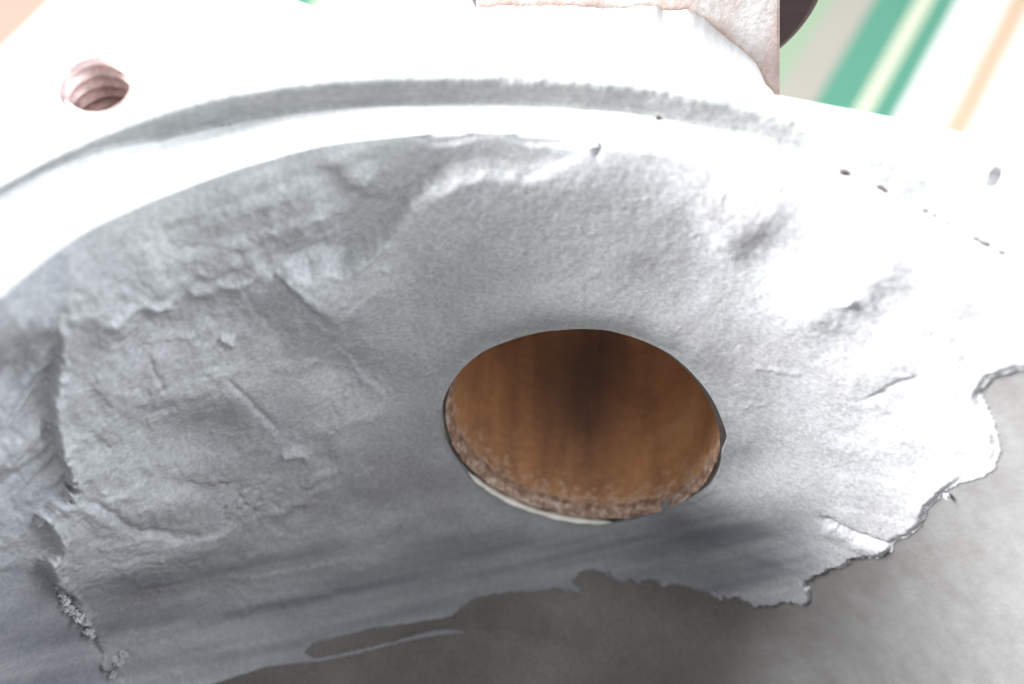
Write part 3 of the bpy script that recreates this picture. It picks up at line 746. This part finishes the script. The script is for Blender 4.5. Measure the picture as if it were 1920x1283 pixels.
    e = e[idx[cnt == 1]]
    for i, (nm, mt, lb) in enumerate(parts):
        Fi = F[lab == i]
        Vq = Q
        if i == 0:
            bt = np.unique(e); mp = {int(b): len(Q) + j for j, b in enumerate(bt)}
            rho, an, dp = port_polar(Q[bt])
            add = pc + 0.05 * pn + ((rho + 0.004) * np.cos(an))[:, None] * et + ((rho + 0.004) * np.sin(an))[:, None] * pu
            Vq = np.vstack([Q, add])
            sk = np.array([(a_[1], a_[0], mp[int(a_[0])], mp[int(a_[1])]) for a_ in e])
            Fi = np.vstack([Fi, sk])
        used, inv = np.unique(Fi, return_inverse=True)
        o = mesh_np(nm, Vq[used] * S, inv.reshape(Fi.shape))
        fa = o.data.attributes.new('low_shade', 'FLOAT', 'POINT')
        fl_ = np.concatenate([low_shade, np.zeros(len(Vq) - len(low_shade))])[used]
        fa.data.foreach_set('value', fl_.astype(np.float32))
        finish(o, mt, casing)
        o['label'] = lb
    return None
build_putty()

# crumbs of putty stuck to the edge of the left patch and elsewhere
def wall_hit(px):
    v = ray(np.array([px], float))[0]
    t = np.linspace(0.6, 2.4, 6000); X = CAM + v * t[:, None]
    r = np.hypot(X[:, 0], X[:, 1]); pr = np.interp(-X[:, 2], -prof[::1, 1][:86], prof[:86, 0])
    i = int(np.argmax((r > pr) & (X[:, 2] < -D))); return X[i]
CR = [(62, 958, 20), (48, 968, 12), (100, 925, 18), (118, 905, 12), (86, 1045, 15), (112, 1108, 10), (125, 1135, 9), (140, 1150, 13), (152, 1162, 9), (215, 1235, 14), (225, 1222, 9),
      (86, 727, 10), (98, 880, 11), (92, 1062, 9), (104, 1094, 8), (118, 1120, 12), (134, 1142, 8), (166, 1186, 8), (72, 948, 12), (112, 932, 10), (545, 835, 14), (605, 880, 12), (1600, 553, 11), (1115, 262, 9), (420, 628, 9), (892, 292, 8), (1780, 925, 7), (160, 1178, 9), (205, 1260, 9)]
for i, (px, py, w) in enumerate(CR):
    p = wall_hit((px, py)); rad = w / 1150 * 0.72
    bm = bmesh.new(); bmesh.ops.create_icosphere(bm, subdivisions=3, radius=1)
    for vtx in bm.verts:
        c = np.array(vtx.co); n_ = float(fbm(np.array([c[0] * 40 + i * 77]), np.array([c[1] * 40 + c[2] * 31]), 26, 4, i, 0.7)[0])
        vtx.co = Vector(c * max(0.25, 1 + 1.1 * n_)) * rad
        vtx.co.x *= 1.25 + 0.3 * math.sin(i * 3.3); vtx.co.z *= 0.75
    ob_ = bm_obj('putty_crumb', bm)
    ctr = -p / np.linalg.norm(p[:2]) ; ctr[2] = 0.2
    q_ = (p + ctr * 0.008) * S
    for vv_ in ob_.data.vertices: vv_.co = Vector(vv_.co) * S + Vector(q_)
    finish(ob_, MAT['putty'], bpy.data.objects['putty_collar' if px > 760 else 'putty_patch'], smooth=False)

# grains of dark dirt caught in the corner of the step
_gr = np.random.default_rng(5)
DG = []
for cx0, n0 in ((1575, 5), (1598, 4), (1655, 6), (1688, 4), (1740, 6), (1772, 4), (1838, 6), (1872, 5), (1905, 4), (1235, 2), (430, 3), (800, 2)):
    for _ in range(n0):
        gx = cx0 + _gr.normal(0, 10); DG.append((gx, float(np.interp(gx, _cr[:, 0], _cr[:, 1])) + _gr.normal(0, 3.0)))
for i, (px, py) in enumerate(DG):
    p = on_z(np.array([[px, py]], float), -D)[0]; rad = (1.7 + 3.2 * abs(math.sin(i * 2.7)) ** 2) / 1150
    bm = bmesh.new(); bmesh.ops.create_icosphere(bm, subdivisions=2, radius=1)
    for vtx in bm.verts:
        c = np.array(vtx.co); n_ = float(fbm(np.array([c[0] * 40 + i * 57]), np.array([c[1] * 40 + c[2] * 31]), 25, 2, i)[0])
        vtx.co = Vector((c * (1 + 0.7 * n_) * rad * np.array([1.5, 1.0, 0.7]) + p) * S)
    finish(bm_obj('dirt_grain', bm), MAT['dark'], ledge)

# ------------------------------------------------------------------ striped cloth under the casing
ZC = -5.0
def cloth_mat():
    m, nt, b = mat_new('striped_cloth')
    tc = nd(nt, 'ShaderNodeTexCoord'); sep = nd(nt, 'ShaderNodeSeparateXYZ')
    nt.links.new(tc.outputs['Object'], sep.inputs['Vector'])
    return m, nt, b, tc, sep
# stripe direction and positions, looked up on the cloth plane (metres)
g = on_z(np.array([(1545, 190), (1655, 0)], float), ZC); sdv = (g[1] - g[0])[:2]; sdv /= np.linalg.norm(sdv); snv = np.array([sdv[1], -sdv[0]])
def stripe_pos(px): return float(on_z(np.array([px], float), ZC)[0, :2] @ snv)
yref = 100
edges = [(stripe_pos((xx, yref)), c) for xx, c in (
    (-400, 'w'), (-260, 'p'), (-25, 'w'), (435, 'g'), (490, 'c'), (600, 'w'), (1100, 'p'), (1180, 'w'), (1390, 'g2'), (1490, 'b'), (1572, 'g'), (1652, 'c'), (1688, 'g'), (1738, 'w'), (1838, 'o'), (1886, 'w'), (1990, 'g'), (2070, 'c'), (2110, 'w'), (2300, 'p'))]
CC = {'w': (0.44, 0.435, 0.41), 'p': (0.29, 0.165, 0.13), 'g': (0.045, 0.155, 0.105), 'g2': (0.17, 0.22, 0.15), 'c': (0.34, 0.35, 0.265), 'b': (0.215, 0.20, 0.17), 'o': (0.34, 0.245, 0.17)}
m, nt, b, tc, sep = cloth_mat()
lo_, hi_ = edges[0][0] - 0.3, edges[-1][0] + 0.6
dotn = nd(nt, 'ShaderNodeVectorMath', operation='DOT_PRODUCT'); nt.links.new(tc.outputs['Object'], dotn.inputs[0]); dotn.inputs[1].default_value = (snv[0] / S, snv[1] / S, 0)
wob = noise_node(nt, 9, 2, 0.5, tc.outputs['Object'])
ad = nd(nt, 'ShaderNodeMath', operation='MULTIPLY_ADD'); ad.inputs[1].default_value = 0.03; nt.links.new(wob.outputs['Fac'], ad.inputs[0]); nt.links.new(dotn.outputs['Value'], ad.inputs[2])
mr = nd(nt, 'ShaderNodeMapRange'); mr.inputs['From Min'].default_value = lo_; mr.inputs['From Max'].default_value = hi_; nt.links.new(ad.outputs['Value'], mr.inputs['Value'])
stops = [(0.0, CC['w'])] + [((p - lo_ + 0.015) / (hi_ - lo_), CC[c]) for p, c in edges]
rp_ = ramp(nt, mr.outputs['Result'], stops); rp_.color_ramp.interpolation = 'CONSTANT'
wv = noise_node(nt, 900, 2, 0.5, tc.outputs['Object'])
r2 = ramp(nt, wv.outputs['Fac'], [(0.3, (0.86,) * 3), (0.7, (1.1,) * 3)])
mx = nd(nt, 'ShaderNodeMixRGB', blend_type='MULTIPLY'); mx.inputs['Fac'].default_value = 1
nt.links.new(rp_.outputs['Color'], mx.inputs['Color1']); nt.links.new(r2.outputs['Color'], mx.inputs['Color2'])
nt.links.new(mx.outputs['Color'], b.inputs['Base Color']); b.inputs['Roughness'].default_value = 0.9
bump(nt, wv.outputs['Fac'], 0.4, 0.0004, b)
xs = np.linspace(-14, 14, 220); X, Y = np.meshgrid(xs, xs)
Zc = ZC + (fbm(X * 100, Y * 100, 160, 3, 3) * 0.05 - 0.03) * sstep(0.9, 1.6, np.hypot(X, Y))
V = np.stack([X, Y, Zc], -1).reshape(-1, 3)
finish(mesh_np('striped_cloth', V * S, grid_faces(220, 220)), m, None, label='green, white and peach striped cloth spread under the pump casing', cat='cloth')
